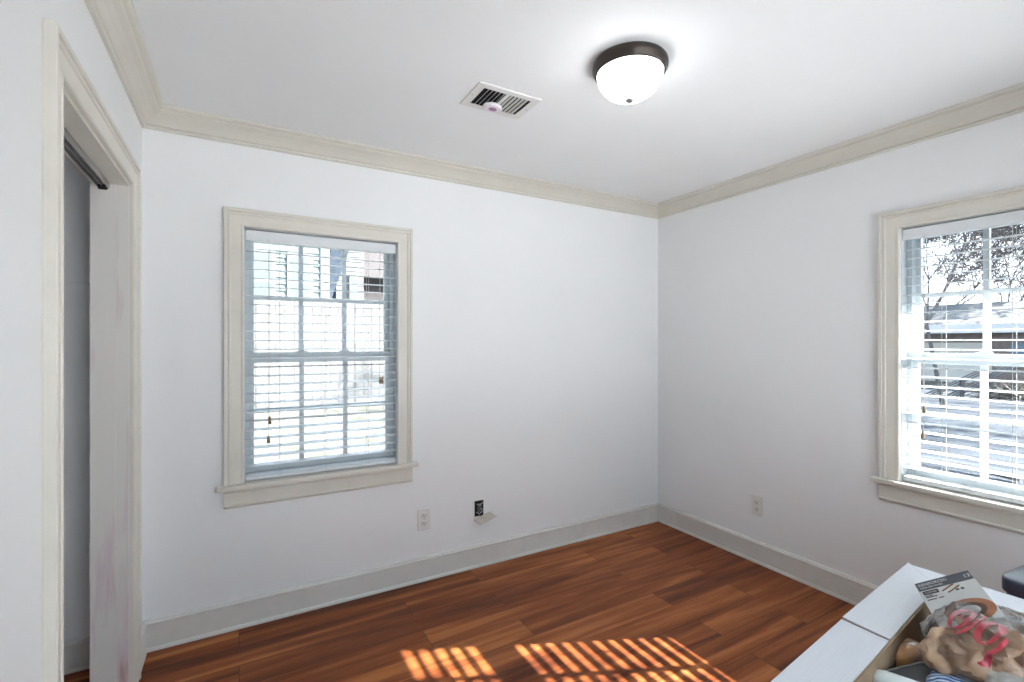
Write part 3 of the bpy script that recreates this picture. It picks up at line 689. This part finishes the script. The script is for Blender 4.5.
mb = MB(); mb.add([(3.6, -.3, 3.3), (8.2, -.3, 3.3), (8.2, 2, 4.9), (3.6, 2, 4.9), (3.6, 4.3, 3.3), (8.2, 4.3, 3.3)], [(0, 1, 2, 3), (3, 2, 5, 4), (0, 3, 4), (1, 5, 2), (0, 4, 5, 1)]); mb.build('roof', mat('brown_roof', (.045, .038, .036), .9), n3)

# east side: low house, trees, boards
lh = thing('low_house', 'long low brown house with a thick white roof edge across the road', 'house', (30, 4, -.64))
mb = MB().box(0, 8, -4, 18, 0, 2.55); mb.build('wall', mat('brown_brick', (.19, .16, .15), .9, var=.3, vscale=4), lh)
mb = MB().box(-.7, -.45, -4.6, 18.6, 2.45, 2.85); mb.build('fascia', mat('white_fascia', (.50, .51, .52), .6), lh)
mb = MB(); mb.add([(-.6, -4.6, 2.8), (-.6, 18.6, 2.8), (4, 18.6, 4.1), (4, -4.6, 4.1), (8.6, -4.6, 2.8), (8.6, 18.6, 2.8)], [(0, 3, 2, 1), (3, 4, 5, 2), (0, 4, 3), (1, 2, 5), (0, 1, 5, 4)]); mb.build('roof', mat('grey_roof', (.07, .07, .072), .9, var=.2, vscale=3), lh)
mb = MB().box(-.05, .0, 4.2, 7.2, .1, 2.0); mb.build('garage_door', mat('cream_door', (.40, .395, .37), .5), lh)
for y0_ in (2.2, -1.2): mb = MB().box(-.05, 0, y0_, y0_ + 1.4, .9, 2.0); mb.build('window', mat('blue_pane', (.10, .16, .23), .2), lh)
M_board = mat('pale_board', (.10, .105, .11), .6, .3, var=.2, vscale=5)
def stack(label, base, n, L_, rz, tl):
    o = thing('leaning_boards', label, 'boards', base, (0, 0, rz), group='propped boards in the yard')
    for k in range(n):
        M = Matrix.Translation((k * .16, k * .05, .02)) @ Matrix.Rotation(-tl, 4, 'Y'); mb = MB(); mb.box(0, L_, 0, .12, 0, .04, M); mb.build('board', M_board, o)
    mb = MB(); hx_ = L_ * math.cos(tl); mb.box(hx_ - .5, hx_ - .4, 0, .08, 0, L_ * math.sin(tl) * .75); mb.build('prop', M_board, o)
def east(px, py, z=-.62): return at_z(px, py, z)
q = east(924, 397); stack('pale boards propped aslant in the yard, the pair nearer the window\'s left side', (q.x, q.y, gz(q.x, q.y) + .05), 3, 1.8, -math.radians(55), .55)
q = east(947, 398); stack('pale boards propped aslant in the yard, the pair nearer the middle muntin', (q.x, q.y, gz(q.x, q.y) + .05), 3, 2.0, -math.radians(55), .60)
# brush pile
q = east(1012, 400); bpile = MB(); rr = random.Random(3)
for i in range(260):
    a = Vector((q.x + rr.gauss(0, .5), q.y + rr.gauss(0, .5), -.58 + abs(rr.gauss(0, .22)))); d_ = Vector((rr.uniform(-1, 1), rr.uniform(-1, 1), rr.uniform(-.2, .6))).normalized() * rr.uniform(.3, .9)
    bpile.tube(a, a + d_, .02, .008, n=4)
bo = bpile.build('brush_pile', mat('brush_tan', (.10, .09, .075), .9)); tag(bo, 'heap of pale cut branches lying on the yard seen through right window', 'brush pile'); bo['kind'] = 'stuff'
q = east(950, 470, -.6)
lg = MB(); pts = [Vector((q.x - .1, q.y - .8, -.54)), Vector((q.x, q.y - .2, -.50)), Vector((q.x + .05, q.y + .4, -.53)), Vector((q.x - .1, q.y + 1.0, -.54))]
for a, b_ in zip(pts, pts[1:]): lg.tube(a, b_, .035, .028, n=8)
lgo = lg.build('fallen_branch', mat('branch_bark', (.10, .085, .075), .9)); tag(lgo, 'fallen branch lying on the ground just outside the right window', 'branch')

def tree(label, x, y, h, r0, seed, colr, lean=(0, 0), depth=7, spread=.55):
    R = random.Random(seed); mb = MB()
    def grow(p, d_, L_, r, k):
        segs = 2; q = p
        for s_ in range(segs):
            d2 = (d_ + Vector((R.uniform(-1, 1), R.uniform(-1, 1), R.uniform(-.4, .7))) * .16).normalized()
            q2 = q + d2 * L_ / segs; rr1 = r * (1 - .18 * (s_ + 1)); mb.tube(q, q2, r * (1 - .18 * s_), rr1, n=5 if k > 3 else 3, caps=False); q = q2; d_ = d2
        if k <= 0: return
        nb = 3
        for i in range(nb):
            ax = d_.orthogonal().normalized(); ax = Matrix.Rotation(R.uniform(0, 2 * PI), 3, d_) @ ax
            d3 = (d_ + ax * R.uniform(.45, 1.1) * spread * 1.5).normalized()
            grow(q if i else q, d3, L_ * R.uniform(.62, .86), max(r * R.uniform(.5, .66), .009 if x < 15 else ((.014 if x < 30 else .019))), k - 1)
    z = gz(x, y) - .05
    grow(Vector((x, y, z)), Vector((lean[0], lean[1], 1)).normalized(), h * .30, r0, depth)
    o = mb.build('bare_tree', colr, smooth=False); tag(o, label, 'tree', 'bare trees outside the right window'); return o
M_bark = mat('grey_bark', (.13, .12, .118), .95, .1, var=.3, vscale=6); M_bark2 = mat('brown_bark', (.12, .11, .108), .95, .1, var=.3, vscale=6)
tree('slim leafless tree nearest the house, at the left of the right window', 10.5, 3.95, 6.5, .035, 11, M_bark, (.03, -.03), 6, .5)
tree('broad leafless tree behind the middle muntin of the right window', 19.0, 6.3, 9, .07, 5, M_bark2, (0, .1), 8, .5)
tree('leafless tree standing at the far right before the low house', 21.0, 4.6, 9.5, .07, 23, M_bark, (0, -.1), 8, .5)
tree('far leafless tree rising behind the left end of the low house roof', 40.0, 14.2, 11.5, .10, 31, M_bark2, (0, 0), 7, .6)
tree('far leafless tree behind the low house, just right of the middle muntin', 41.0, 10.8, 11.5, .10, 41, M_bark, (0, 0), 7, .6)
tree('far leafless tree behind the low house, at the picture edge', 45.0, 10.0, 12.5, .10, 43, M_bark, (0, 0), 7, .6)
